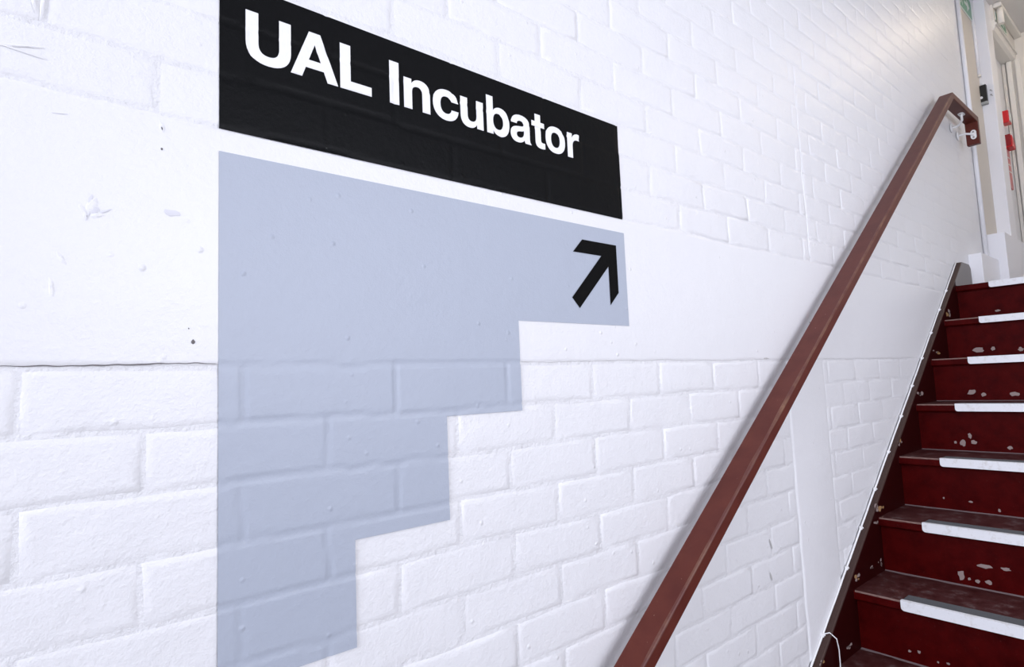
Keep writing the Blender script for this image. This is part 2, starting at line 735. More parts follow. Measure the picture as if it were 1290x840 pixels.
def skin_shape(contours, off, step=STEP):
    """flat outline (mm, wall x / height above eye) cut into strips and laid over the brick relief"""
    polys = [[Vector((x / 1000, z / 1000 + EYE, 0)) for x, z in c_] for c_ in contours]
    flat = [v for c_ in polys for v in c_]
    tris = tessellate_polygon(polys)
    bm = bmesh.new()
    vs = [bm.verts.new((v.x, 0, v.y)) for v in flat]
    for t in tris:
        try:
            bm.faces.new([vs[i] for i in t])
        except ValueError:
            pass
    xs = [v.x for v in flat]
    zs = [v.y for v in flat]
    x = math.floor(min(xs) / step) * step + step
    while x < max(xs):
        bmesh.ops.bisect_plane(bm, geom=bm.verts[:] + bm.edges[:] + bm.faces[:], plane_co=(x, 0, 0), plane_no=(1, 0, 0))
        x += step
    z = math.floor(min(zs) / step) * step + step
    while z < max(zs):
        bmesh.ops.bisect_plane(bm, geom=bm.verts[:] + bm.edges[:] + bm.faces[:], plane_co=(0, 0, z), plane_no=(0, 0, 1))
        z += step
    cache = {}

    def corner(i, j):
        if (i, j) not in cache:
            cache[(i, j)] = height(i * step, j * step)
        return cache[(i, j)]
    for v in bm.verts:
        fx, fz = v.co.x / step, v.co.z / step
        i, j = math.floor(fx + 1e-6), math.floor(fz + 1e-6)
        u, t = fx - i, fz - j
        hh = (corner(i, j) * (1 - u) + corner(i + 1, j) * u) * (1 - t) + (corner(i, j + 1) * (1 - u) + corner(i + 1, j + 1) * u) * t
        v.co.y = -hh - off
    for f in bm.faces:
        f.smooth = True
        f.normal_update()
        if f.normal.y > 0:
            f.normal_flip()
    me = bpy.data.meshes.new('shape')
    bm.to_mesh(me)
    bm.free()
    return me


SX0, SX1 = .1845, 1.0185
sign = empty('wall_sign', (SX0, 0, EYE + .361))
tag(sign, 'black painted sign panel with large white lettering above the grey stair-shaped graphic', 'sign')
place('panel', grid_skin([(SX0, SX1, EYE + .361, EYE + .579)], SKIN), M_BLACK, sign)
GL = {
    'U': ["M 218 543.5 L 235.2 543.5 L 235.2 499 C 235.2 488 240 482.7 249.5 482.7 C 259 482.7 264 488 264 499 L 264 543.5 L 281 543.5 L 281 498 C 281 479 269 468.5 249.5 468.5 C 230 468.5 218 479 218 498"],
    'A': ["M 308 543.5 L 325.3 543.5 L 353 470 L 336 470 L 330.3 486 L 302.8 486 L 297 470 L 280.3 470", "M 316.6 524.5 L 307.4 498.8 L 325.7 498.8"],
    'L': ["M 356.3 543.5 L 373.6 543.5 L 373.6 485 L 409 485 L 409 470 L 356.3 470"],
    'I': ["M 441.2 543.5 L 458.6 543.5 L 458.6 470 L 441.2 470"],
    'n': ["M 467.5 523.5 L 482.4 523.5 L 482.4 516 C 486 522 492 525 499 525 C 512 525 518.5 517 518.5 504 L 518.5 470 L 503 470 L 503 501 C 503 508.5 500 512.3 494 512.3 C 487 512.3 483.2 508 483.2 500 L 483.2 470 L 467.5 470"],
    'c': ["M 577.5 505 C 576 517.5 567 525 552 525 C 535 525 524 514 524 496.7 C 524 479.5 535 468.5 552 468.5 C 567 468.5 576 477 577.5 490 L 562.6 490 C 561.5 484.3 557.5 481 552 481 C 544 481 539.6 487 539.6 496.8 C 539.6 507 544 512.6 552 512.6 C 557.5 512.6 561.5 509.8 562.6 505"],
    'u': ["M 633 470 L 618 470 L 618 477.5 C 614.5 471.5 608.5 468.5 601.5 468.5 C 588.5 468.5 582 476.5 582 489.5 L 582 523.5 L 597.6 523.5 L 597.6 492.5 C 597.6 485 600.5 481.2 606.5 481.2 C 613.5 481.2 617.3 485.5 617.3 493.5 L 617.3 523.5 L 633 523.5"],
    'b': ["M 641 543.5 L 656.6 543.5 L 656.6 516.8 C 660 522 666 525 673 525 C 687 525 695.5 514 695.5 497 C 695.5 480 687 468.5 672.5 468.5 C 665 468.5 659.5 471.5 656 477 L 656 470 L 641 470", (668.1, 496.8, 11.9, 15.8)],
    'a': ["M 700 506.5 C 701 519 710 525 724 525 C 738 525 747.3 519.5 747.3 508 L 747.3 481 C 747.3 475.5 748.4 472.6 751 471.2 L 751 470 L 735 470 C 734 471.5 733.4 473.5 733.2 475.6 C 729 471 723 468.5 716 468.5 C 705 468.5 698 474.5 698 484.5 C 698 494 704 499 715 501 L 726 502.5 C 730.5 503.2 732 504.8 732 507.5 C 732 511.3 729 513.4 723.5 513.4 C 718.5 513.4 715.5 511 715 506.5",
          "M 732 494.5 C 730 493.2 727 492.6 722.5 491.8 C 716.5 490.8 713.6 489 713.6 485 C 713.6 481.3 716 479 720.5 479 C 727.5 479 732 483.5 732 490.5"],
    't': ["M 762 539 L 777.2 539 L 777.2 523.5 L 788 523.5 L 788 513 L 777.2 513 L 777.2 487 C 777.2 483 779 481.6 783 481.6 L 788 481.8 L 788 470 C 785 469.3 782 469 778 469 C 767 469 762 473.5 762 483 L 762 513 L 753 513 L 753 523.5 L 762 523.5"],
    'o': [(817.5, 496.8, 27.6, 28.3), (817.5, 496.8, 12.2, 16.0)],
    'r': ["M 852 523.5 L 866.5 523.5 L 866.5 514.5 C 870 521.5 876 525 883 525 C 885 525 886.5 524.8 888 524.3 L 888 510.5 C 886 511 884 511.2 882 511.2 C 872.5 511.2 867.4 505.5 867.4 496 L 867.4 470 L 852 470"],
}
for ch, cs in GL.items():
    cont = [path(c_) if isinstance(c_, str) else ellipse(*c_) for c_ in cs]
    o = place('letter', skin_shape(cont, SKIN + .0007), M_LETTER, sign)
    o['label'] = 'white painted letter ' + ch

graphic = empty('stair_graphic', (SX0, 0, EYE - .367))
tag(graphic, 'grey-blue painted graphic shaped like descending steps with a black arrow', 'wall graphic')
place('panel', grid_skin([(SX0, .3680, EYE - .367, EYE + .329), (.3680, .5330, EYE - .2165, EYE + .329),
                          (.5330, .6980, EYE - .048, EYE + .329), (.6980, SX1, EYE + .119, EYE + .329)], SKIN), M_GREY, graphic)
o = place('arrow', skin_shape([[(881, 297), (988.5, 297), (988.5, 191), (959.5, 162), (959.5, 247), (864, 151),
                                (843, 172), (938, 268), (852, 268)]], SKIN + .0007), M_ARROW, graphic)
o['label'] = 'black arrow pointing up to the right'

# ------------------------------------------------------------------ floor, other walls, ceiling (the stair hall)
TOPZ = EYE + 2.37
LAND = EYE + .395
struct(link('floor', box_me(-4.4, 2.6, -2.9, 0.0, -.1, 0.0), M_FLOOR), 'ground floor of the stair hall')
struct(link('ceiling', box_me(-4.4, 5.7, -2.9, .24, TOPZ, TOPZ + .12), M_CEIL), 'off-white plaster ceiling')


def wall_with_hole(name, axis, at, lo, hi, h0, h1, th):
    """wall in the plane axis = at, spanning lo (a0,a1) with hole hi (a0,a1,z0,z1)"""
    bm = bmesh.new()
    (a0, a1), (b0, b1, c0, c1) = lo, hi
    for p0, p1, q0, q1 in ((a0, b0, h0, h1), (b1, a1, h0, h1), (b0, b1, h0, c0), (b0, b1, c1, h1)):
        if p1 - p0 < 1e-4 or q1 - q0 < 1e-4:
            continue
        if axis == 'y':
            add_box(bm, p0, p1, at - th, at, q0, q1)
        else:
            add_box(bm, at - th, at, p0, p1, q0, q1)
    return struct(link(name, mesh_from_bm(name, bm), M_HALL))


WIN = ((.05, 2.45, EYE - .13, EYE + 1.35), (3.2, 5.2, EYE - .15, EYE + 1.23))
bm = bmesh.new()
edge = -4.4
for a0, a1, c0, c1 in WIN:
    add_box(bm, edge, a0, -2.90, -2.78, 0, TOPZ)
    add_box(bm, a0, a1, -2.90, -2.78, 0, c0)
    add_box(bm, a0, a1, -2.90, -2.78, c1, TOPZ)
    edge = a1
add_box(bm, edge, 5.7, -2.90, -2.78, 0, TOPZ)
struct(link('wall_right', mesh_from_bm('wall_right', bm), M_HALL), 'plain grey wall opposite, with a window and an added one')
wall_with_hole('wall_front', 'x', -4.16, (-2.78, 0.0), (-2.45, -.45, 1.1, 3.5), 0, TOPZ, .2)


def glazing(name, axis, at, a0, a1, z0, z1, nv, label):
    bm = bmesh.new()
    t = .045

    def bar(p0, p1, q0, q1):
        if axis == 'y':
            add_box(bm, p0, p1, at - .03, at + .03, q0, q1, .004)
        else:
            add_box(bm, at - .03, at + .03, p0, p1, q0, q1, .004)
    bar(a0, a0 + t, z0, z1)
    bar(a1 - t, a1, z0, z1)
    bar(a0 + t, a1 - t, z0, z0 + t)
    bar(a0 + t, a1 - t, z1 - t, z1)
    for k in range(1, nv):
        c_ = a0 + (a1 - a0) * k / nv
        bar(c_ - t / 2, c_ + t / 2, z0 + t, z1 - t)
    return struct(link(name, mesh_from_bm(name, bm), M_WHITE), label)


glazing('window_1', 'y', -2.86, *WIN[0], 3, 'white framed window in the opposite wall')
glazing('window_2', 'y', -2.86, *WIN[1], 2, 'unseen white framed window added beside the landing')
glazing('door_1', 'x', -4.28, -2.45, -.45, 1.1, 3.5, 2, 'white framed glazed screen over the entrance')

# ------------------------------------------------------------------ staircase
GO, RISE = .2505, .1805
YI = -.0255          # inner face of the wall string
YO = -1.03          # outer end of the treads


def Xn(i):
    return 2.010 + GO * i


def Zn(i):
    return EYE - .688 + RISE * i


CHIPS = [(1, -0.2423, 0.0315, 0.0209, 0.0347), (1, -0.2618, 0.0237, 0.0103, 0.0098), (1, -0.2836, 0.0214, 0.0161, 0.0146), (1, -0.3112, 0.0253, 0.0197, 0.0169), (1, -0.3037, 0.071, 0.0496, 0.0145), (1, -0.3553, 0.0725, 0.0266, 0.0118), (2, -0.1498, 0.0403, 0.0072, 0.0085), (2, -0.2275, 0.0362, 0.0158, 0.0082), (2, -0.3037, 0.0169, 0.0085, 0.0133), (3, -0.1876, 0.0592, 0.0148, 0.0242), (3, -0.1628, 0.0308, 0.0201, 0.0274), (3, -0.1978, 0.0356, 0.0196, 0.0181), (3, -0.1391, 0.0327, 0.0102, 0.0123), (3, -0.3022, 0.0206, 0.0182, 0.0174), (4, -0.1513, 0.036, 0.0347, 0.0264), (4, -0.19, 0.0256, 0.0209, 0.0196), (4, -0.2887, 0.0275, 0.0342, 0.0189), (5, -0.1378, 0.0342, 0.0483, 0.0284), (5, -0.1888, 0.0376, 0.0165, 0.021), (5, -0.2822, 0.0272, 0.0208, 0.0204), (6, -0.1737, 0.0415, 0.0234, 0.0113), (0, -0.1596, 0.0325, 0.0105, 0.0093), (0, -0.1842, 0.038, 0.0102, 0.0092), (0, -0.2298, 0.0239, 0.0059, 0.0067), (0, -0.2546, 0.0276, 0.0115, 0.0067)]
SCH = [(2.0463, -0.656, 0.0605, 0.0232, 1), (2.2392, -0.6541, 0.0343, 0.0223, 0), (2.2845, -0.4794, 0.0924, 0.0337, 1), (2.2377, -0.5195, 0.0413, 0.0203, 0), (3.0767, 0.0677, 0.1349, 0.0211, 1), (2.839, -0.109, 0.1188, 0.0258, 0), (2.5386, -0.277, 0.0667, 0.0318, 1), (3.3434, 0.2533, 0.1027, 0.0385, 1), (2.1684, -0.6539, 0.0328, 0.0121, 0), (1.9442, -0.8384, 0.0671, 0.013, 0), (1.7584, -0.8209, 0.0391, 0.0163, 1)]

stair = empty('staircase', (Xn(-3), 0, 0))
tag(stair, 'dark maroon painted wooden staircase with white-fronted nosings against the wall', 'staircase')
STRIP0, STRIP1 = -.155, -.93


def profile_y(outline, y0, y1, bev=0):
    return prism_me(outline, y0, y1, bev)


for i in range(-3, 7):
    x, z = Xn(i), Zn(i)
    if i < 6:
        # tread board with a rounded front edge
        t = .030
        out = [(x + .003, z), (x, z - .003), (x, z - t + .006), (x + .006, z - t), (x + GO + .02, z - t), (x + GO + .02, z)]
        tr = place('tread', prism_me(out, YI, YO), M_TREAD, stair)
        # front edge of the board keeps its maroon paint
        e = [(x + .0005, z + .0004), (x - .0006, z - .003), (x - .0006, z - t + .005), (x + .006, z - t - .0006), (x + .0125, z - t - .0006),
             (x + .0125, z - t + .002), (x + .004, z - t + .006), (x + .004, z - .001)]
        # pale dust packed along the back of the tread, pale highlight painted along the front arris
        bm = bmesh.new()
        prev = None
        for k in range(61):
            y = YI - .001 + (YO - YI) * k / 60
            wd = .004 + .009 * max(0, .45 + noise.noise(Vector((y * 16, i * 3.1, 0))))
            cur = (bm.verts.new((x + GO + .0195, y, z + .0009)), bm.verts.new((x + GO + .0195 - wd, y, z + .0004)),
                   bm.verts.new((x + GO + .0195, y, z + .0030)))
            if prev:
                bm.faces.new((prev[0], cur[0], cur[1], prev[1]))
                bm.faces.new((prev[1], cur[1], cur[2], prev[2]))
            prev = cur
        place('dust_line', mesh_from_bm('dust', bm), M_DUST, tr)
        bm = bmesh.new()
        prev = None
        for k in range(13):
            y = YI - .004 + (STRIP0 - YI + .006) * k / 12
            wd = .0008 + .0012 * abs(noise.noise(Vector((y * 60, i * 1.7, 3))))
            cur = (bm.verts.new((x - .0008, y, z - .003 - wd)), bm.verts.new((x + .0003, y, z + .0007)), bm.verts.new((x + .002 + wd, y, z + .0007)))
            if prev:
                bm.faces.new((prev[0], cur[0], cur[1], prev[1]))
                bm.faces.new((prev[1], cur[1], cur[2], prev[2]))
            prev = cur
        place('arris_highlight', mesh_from_bm('arris', bm), M_ARRIS, tr)
        fe = place('nosing_edge', prism_me(e, YI - .0005, YO), M_MAROON, tr)
    else:
        out = [(x + .003, z), (x, z - .003), (x, z - .024), (x + .006, z - .030), (x + .10, z - .030), (x + .10, z)]
        tr = place('tread', prism_me(out, YI, YO), M_MAROON, stair)
    # white-painted metal nosing with rounded lower corner and a ribbed grip insert
    h = .0265
    nz = [(x - .0034, z + .0030), (x - .0034, z - h), (x - .0006, z - h), (x - .0006, z + .0006), (x + .010, z + .0006), (x + .010, z + .0030)]
    bm = bmesh.new()
    a = [bm.verts.new((px, STRIP0, pz)) for px, pz in nz]
    b1 = [bm.verts.new((px, STRIP1, pz)) for px, pz in nz]
    bm.faces.new(a)
    bm.faces.new(b1[::-1])
    for k in range(6):
        bm.faces.new((a[k], b1[k], b1[(k + 1) % 6], a[(k + 1) % 6]))
    # round the lower corner at the wall end
    low = [e_ for e_ in bm.edges if all(abs(v.co.z - (z - h)) < 1e-6 and abs(v.co.y - STRIP0) < 1e-6 for v in e_.verts)]
    bmesh.ops.bevel(bm, geom=low, offset=.009, segments=4, profile=.5, affect='EDGES')
    ns = place('nosing', mesh_from_bm('nosing', bm), M_NOSE, tr)
    ns['label'] = 'scuffed white metal nosing strip'
    bm = bmesh.new()
    add_box(bm, x + .010, x + .062, STRIP1, STRIP0 - .002, z + .0004, z + .0018)
    for k in range(8):
        rx = x + .0115 + .0062 * k
        add_box(bm, rx, rx + .0034, STRIP1, STRIP0 - .004, z + .0016, z + .0034)
    g_ = place('grip_insert', mesh_from_bm('grip', bm), M_GRIP, tr)
    g_['label'] = 'dark grey ribbed grip insert'
    # riser
    zb = Zn(i - 1) if i > -3 else 0.0
    rs = place('riser', box_me(x + .020, x + .036, YO, YI, zb - (.01 if i > -3 else 0), z - .0302), M_MAROON, stair)
    for (ci, cy, cz, cw, chh) in CHIPS:
        if ci != i:
            continue
        bm = bmesh.new()
        vs = []
        for k in range(11):
            t = 2 * math.pi * k / 11
            q = random.uniform(.62, 1.12)
            vs.append(bm.verts.new((x + .0194, cy + cw * .5 * q * math.cos(t), zb + cz + chh * .5 * q * math.sin(t))))
        bm.faces.new(vs)
        place('paint_chip', mesh_from_bm('chip', bm), M_CHIP, rs)

# wall string: sloping board, level head at the landing
SX_A, SX_B = 1.15, 3.655


def stop_z(x):
    return string_top(x)


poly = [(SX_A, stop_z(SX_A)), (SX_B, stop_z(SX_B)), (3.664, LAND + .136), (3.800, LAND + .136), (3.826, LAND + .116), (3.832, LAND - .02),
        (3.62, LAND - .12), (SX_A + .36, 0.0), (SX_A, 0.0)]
st = place('wall_string', prism_me(poly, YI, -.0030, .0020), M_STRING_SHADED, stair)
st['label'] = 'shade-darkened maroon sloping string board on the wall'
# worn top edge of the string
bm = bmesh.new()
xs = [SX_A + (SX_B - SX_A) * k / 40 for k in range(41)]
ed = [[bm.verts.new((x, y, stop_z(x) + dz)) for x in xs] for y, dz in
      ((-.0050, .0012), (YI + .002, .0012), (YI - .0012, -.0014), (YI - .0012, -.008))]
for a_, b__ in zip(ed, ed[1:]):
    for k in range(40):
        bm.faces.new((a_[k], a_[k + 1], b__[k + 1], b__[k]))
place('string_edge', mesh_from_bm('edge', bm), M_STRINGTOP, stair)['label'] = 'worn brown top edge of the string'
head = [(3.520, LAND + .003), (3.520, stop_z(3.520) - .008), (3.652, stop_z(3.652) - .008), (3.666, LAND + .1365), (3.800, LAND + .1365), (3.8265, LAND + .1165), (3.8325, LAND + .003)]
place('string_end', prism_me(head, YI - .002, YI + .004, .0008), M_STRINGEND, stair)['label'] = 'grey head of the string at the landing'
for (cx, cz, cw, chh, wood) in SCH:
    for k2 in range(4):
        ox, oz, sc = random.uniform(-.4, .4) * cw, random.uniform(-.35, .35) * chh, random.uniform(.16, .42)
        bm = bmesh.new()
        vs = []
        for k in range(9):
            t = 2 * math.pi * k / 9
            q = random.uniform(.5, 1.1) * sc
            vs.append(bm.verts.new((cx + ox + cw * .6 * q * math.cos(t), YI - .0006, EYE + cz + oz + chh * .9 * q * math.sin(t))))
        bm.faces.new(vs)
        place('paint_chip', mesh_from_bm('chip', bm), M_OCHRE if wood and k2 < 2 else M_CHIP, st)
outer = [(SX_A, stop_z(SX_A)), (SX_B, stop_z(SX_B)), (3.62, LAND + .1), (3.62, LAND - .12), (SX_A + .36, 0.0), (SX_A, 0.0)]
place('outer_string', prism_me(outer, YO - .035, YO, .003), M_MAROON, stair)

# landing beyond the top step
struct(link('floor_landing', box_me(Xn(6) + .1005, 5.44, -2.78, 0.0, LAND - .16, LAND), M_MAROON), 'maroon landing floor at the head of the stairs')

# ------------------------------------------------------------------ cable clipped along the string
cable = empty('cable', (1.2, 0, string_top(1.2)))
tag(cable, 'thin white cable clipped along the top of the staircase string', 'cable')
pts = []
for k in range(90):
    x = 1.16 + (3.65 - 1.16) * k / 89
    pts.append((x, -.0064, string_top(x) + .0050 + .0006 * math.sin(k * 1.3)))
place('cable_run', tube_me(pts, .0030, 8), M_CABLE, cable)
lx = 1.815
loop = [(lx, -.006, string_top(lx) + .006), (lx + .012, -.022, string_top(lx) + .012), (lx + .022, -.036, string_top(lx) - .004),
        (lx + .030, -.037, string_top(lx) - .035), (lx + .030, -.037, string_top(lx) - .075), (lx + .026, -.036, string_top(lx) - .12)]
lp = []
for a_, b__ in zip(loop, loop[1:]):
    for k in range(5):
        lp.append(tuple(a_[q] + (b__[q] - a_[q]) * k / 5 for q in range(3)))
lp.append(loop[-1])
place('loose_end', tube_me(lp, .0016, 6), M_CABLE, cable)['label'] = 'loose loop of thin cable hanging over the string'
for x in (1.27, 1.43, 1.56, 1.69, 1.815, 2.02, 2.16, 2.31, 2.47, 2.64, 2.80, 2.96, 3.12, 3.28, 3.42):
    z = string_top(x) + .005
    bm = bmesh.new()
    add_box(bm, x - .006, x + .006, -.0115, -.0030, z - .0055, z + .0055, .0015)
    add_tube(bm, [(x, -.011, z + .001), (x, -.0145, z + .001)], .0022, 8)
    place('cable_clip', mesh_from_bm('clip', bm), M_CABLE, cable)

# ------------------------------------------------------------------ handrail
RB, RF = -.037, -.095        # back and front of the rail
TH = .0325


def rail_top(x):
    return EYE - 1.168 + .7185 * x


xb = 3.537
zt = rail_top(xb)
ang = math.atan(.7185)
xe = 4.020
x0 = .82
thv = TH / math.cos(ang)
# inner (underside) line: level piece underside meets sloped underside on the mitre
zi = zt - TH
xi = xb + TH * math.tan(ang / 2)
outl = [(x0, rail_top(x0)), (xb, zt), (xe, zt), (xe, EYE + 1.218), (xe - TH, EYE + 1.218), (xe - TH, zi), (xi, zi),
        (x0 + TH * math.sin(ang), rail_top(x0 + TH * math.sin(ang)) - thv)]
rail = empty('handrail', (x0, (RB + RF) / 2, rail_top(x0) - .04))
tag(rail, 'maroon painted wooden handrail fixed to the white brick wall above the stairs', 'handrail')
place('rail', prism_me(outl, RB, RF, .0035, 3), M_RAIL, rail)


M_WORN = mat('worn_rail_edge', (.2, .1, .06), .45)
nt, b = nodes(M_WORN)
p = pos_node(nt)
c = ramp(nt, noise_node(nt, p, 9, 5, .7), [(.45, (.10, .026, .020)), (.62, (.16, .068, .040)), (.75, (.25, .13, .075))])
nt.links.new(c, b.inputs['Base Color'])
bm = bmesh.new()
ring = []
nn = 130
for k in range(nn + 1):
    x = x0 + .01 + (xb - x0 - .012) * k / nn
    wd = .0012 + .0022 * max(0, .5 + noise.noise(Vector((x * 14, 4.4, 0))))
    z = rail_top(x)
    ring.append([bm.verts.new((x, RF + .0030 + wd, z + .0002)), bm.verts.new((x, RF + .0012, z - .0002)),
                 bm.verts.new((x, RF - .0002, z - .0016)), bm.verts.new((x, RF - .0003, z - .0046 - wd))])
for a_, b__ in zip(ring, ring[1:]):
    for k in range(3):
        bm.faces.new((a_[k], b__[k], b__[k + 1], a_[k + 1])).smooth = True
place('worn_edge', mesh_from_bm('worn', bm), M_WORN, rail)['label'] = 'worn lighter front edge of the handrail'


def rosette(bm, x, z):
    add_tube(bm, [(x, -.0035, z), (x, -.007, z), (x, -.0105, z)], [.024, .024, .012], 20)


def bracket(wx, wz, attach, plate_axis):
    """arm from a round wall plate to a slotted plate on the underside of the rail"""
    ax, ay, az = attach
    bm = bmesh.new()
    if plate_axis == 'z':
        arm = [(wx, -.008, wz), (wx, -.030, wz + .001), (wx + (ax - wx) * .3, ay * .72, wz + .004), (wx + (ax - wx) * .7, ay * .95, wz + (az - wz) * .35), (ax, ay, wz + (az - wz) * .7), (ax, ay, az)]
    else:
        arm = [(wx, -.008, wz), (wx, -.040, wz), (ax - .012, ay, az), (ax, ay, az)]
    sm = []
    for a_, b__ in zip(arm, arm[1:]):
        for k in range(4):
            sm.append(tuple(a_[q] + (b__[q] - a_[q]) * k / 4 for q in range(3)))
    sm.append(arm[-1])
    add_tube(bm, sm, .0058, 10)
    br = place('bracket', mesh_from_bm('bracket', bm), M_BRACKET, rail)
    br['label'] = 'white metal handrail bracket'
    bm = bmesh.new()
    rosette(bm, wx, wz)
    place('wall_plate', mesh_from_bm('rosette', bm), M_BRACKET, br)
    # slotted plate (stadium shape) on the rail
    n = 10
    ring = []
    for s, c0 in ((1, .013), (-1, -.013)):
        for k in range(n + 1):
            t = math.pi * k / n if s > 0 else math.pi + math.pi * k / n
            ring.append((.013 * math.cos(t), c0 + .013 * math.sin(t)))
    bm = bmesh.new()
    vv = []
    for d in (0, .0035):
        if plate_axis == 'z':
            vv.append([bm.verts.new((ax + v_, ay + u_, az - d)) for u_, v_ in ring])
        else:
            vv.append([bm.verts.new((ax - d, ay + u_, az + v_)) for u_, v_ in ring])
    m = len(ring)
    bm.faces.new(vv[0])
    bm.faces.new(vv[1][::-1])
    for k in range(m):
        bm.faces.new((vv[0][k], vv[0][(k + 1) % m], vv[1][(k + 1) % m], vv[1][k]))
    place('rail_plate', mesh_from_bm('plate', bm), M_BRACKET, br)
    for s in (-.015, .015):
        bm = bmesh.new()
        if plate_axis == 'z':
            add_tube(bm, [(ax + s, ay, az - .003), (ax + s, ay, az - .0055)], .0045, 10)
        else:
            add_tube(bm, [(ax - .003, ay, az + s), (ax - .0055, ay, az + s)], .0045, 10)
        place('screw', mesh_from_bm('screw', bm), M_STEEL, br)


MID = (RB + RF) / 2
bracket(3.86, EYE + 1.300, (3.80, MID, zi), 'z')
bracket(3.975, EYE + 1.285, (xe - TH, MID - .006, EYE + 1.272), 'x')
for bx, bz in ((1.390, -.272), (2.040, .200)):
    ux = bx + .03
    bracket(bx, EYE + bz, (ux, MID, rail_top(ux) - thv), 'z')

# ------------------------------------------------------------------ pipe boxing by the landing
YB1, YB2 = -.059, -.099
tag(link('pipe_boxing', box_me(3.926, 4.309, YB1, -.0002, LAND, EYE + .604, .002), M_WHITE),
    'lower white pipe boxing standing against the wall beside the string head', 'boxing')
tag(link('pipe_boxing', box_me(4.310, 5.10, YB2, -.0002, LAND, EYE + .762, .002), M_WHITE),
    'taller white pipe boxing on the landing below the white door post', 'boxing')

# conduits on the wall
cd = link('conduit', tube_me([(4.275, -.013, EYE + .606), (4.275, -.013, TOPZ - .001)], .0115, 14), M_WHITE)
tag(cd, 'white vertical conduit pipe on the wall behind the end of the handrail', 'conduit')
cd = empty('conduit', (4.635, 0, EYE + 1.85))
tag(cd, 'short thin conduit ending above the black box beside the white post', 'conduit')
place('pipe', tube_me([(4.638, -.010, EYE + 1.85), (4.638, -.010, TOPZ)], .0085, 12), M_WHITE, cd)
place('end_cap', tube_me([(4.638, -.010, EYE + 1.838), (4.638, -.010, EYE + 1.852)], .0105, 12), M_CREAM2, cd)


# ------------------------------------------------------------------ exit signs
def exit_sign(x0_, x1_, z0, z1, y, label):
    e = empty('exit_sign', ((x0_ + x1_) / 2, y, z0))
    tag(e, label, 'sign')
    place('backing', box_me(x0_, x1_, y - .004, y, z0, z1, .001), M_SIGNW, e)
    b_ = .012
    place('green_panel', box_me(x0_ + b_, x1_ - b_, y - .0052, y - .0035, z0 + b_, z1 - b_), M_GREEN, e)
    yy = y - .0058
    hgt = z1 - z0
    cx = x0_ + (x1_ - x0_) * .30

    def flat(pl):
        bm = bmesh.new()
        bm.faces.new([bm.verts.new((px, yy, pz)) for px, pz in pl])
        return mesh_from_bm('flat', bm)
    s = hgt / .15
    # running figure
    bm = bmesh.new()
    for pl in ([(-.012, .090), (.012, .100), (.018, .065), (-.004, .058)],
               [(-.004, .062), (.010, .060), (-.012, .030), (-.040, .034), (-.038, .042), (-.014, .042)],
               [(.006, .064), (.018, .066), (.030, .048), (.020, .025), (.010, .028), (.016, .046)],
               [(.010, .098), (.034, .084), (.030, .076), (.010, .086)],
               [(-.010, .092), (-.036, .082), (-.040, .066), (-.032, .066), (-.028, .076), (-.008, .082)]):
        bm.faces.new([bm.verts.new((cx + px * s, yy, z0 + pz * s)) for px, pz in pl])
    bm.faces.new([bm.verts.new((cx + (.012 + .010 * math.cos(t)) * s, yy, z0 + (.114 + .010 * math.sin(t)) * s)) for t in [k * .5236 for k in range(12)]])
    place('running_figure', mesh_from_bm('figure', bm), M_SIGNW, e)
    ax = x0_ + (x1_ - x0_) * .66
    s *= 1.25
    place('arrow', flat([(ax - .05 * s, z0 + .051 * s), (ax, z0 + .051 * s), (ax, z0 + .022 * s), (ax + .05 * s, z0 + .060 * s),
                         (ax, z0 + .098 * s), (ax, z0 + .069 * s), (ax - .05 * s, z0 + .069 * s)]), M_SIGNW, e)


exit_sign(4.292, 4.648, EYE + 2.212, EYE + 2.355, -.0032, 'green and white exit sign high on the wall left of the white post')

# ------------------------------------------------------------------ black lock box beside the post
lb = empty('door_contact', (4.655, 0, EYE + 1.66))
tag(lb, 'small black box mounted on the wall edge of the white post', 'lock box')
place('housing', box_me(4.640, 4.6695, -.036, -.0005, EYE + 1.672, EYE + 1.782, .002), M_BLACKP, lb)
place('base', box_me(4.638, 4.6695, -.037, -.0005, EYE + 1.655, EYE + 1.672, .002), M_GREYP, lb)
place('cable_gland', tube_me([(4.655, -.018, EYE + 1.780), (4.655, -.018, EYE + 1.797)], .007, 12), M_WHITE, lb)
place('screw_boss', tube_me([(4.6405, -.008, EYE + 1.700), (4.634, -.008, EYE + 1.700)], .008, 12), M_WHITE, lb)
latch = empty('door_hook', (4.66, -.05, EYE + 1.70))
tag(latch, 'pair of tiny grey hooks on the white post beside the black box', 'hook')
for z in (1.742, 1.712):
    place('hook', tube_me([(4.669, -.050, EYE + z), (4.660, -.052, EYE + z), (4.656, -.058, EYE + z - .004), (4.656, -.060, EYE + z - .014)], .0022, 8), M_STEEL, latch)

# ------------------------------------------------------------------ door post, doorway head and the far end
bm = bmesh.new()
add_box(bm, 4.670, 4.830, -.070, -.0002, LAND, TOPZ, .004)
struct(link('trim_1', mesh_from_bm('post', bm), M_WHITE), 'white door post standing proud of the wall')
bm = bmesh.new()
add_box(bm, 4.8305, 4.850, -.058, -.0002, LAND, EYE + 2.18, .002)
struct(link('trim_2', mesh_from_bm('stop', bm), M_CREAM2), 'slim cream stop bead beside the white post')
struct(link('wall_end', box_me(5.44, 5.66, -2.78, .24, LAND - .16, TOPZ), M_CREAM), 'cream end wall of the landing')
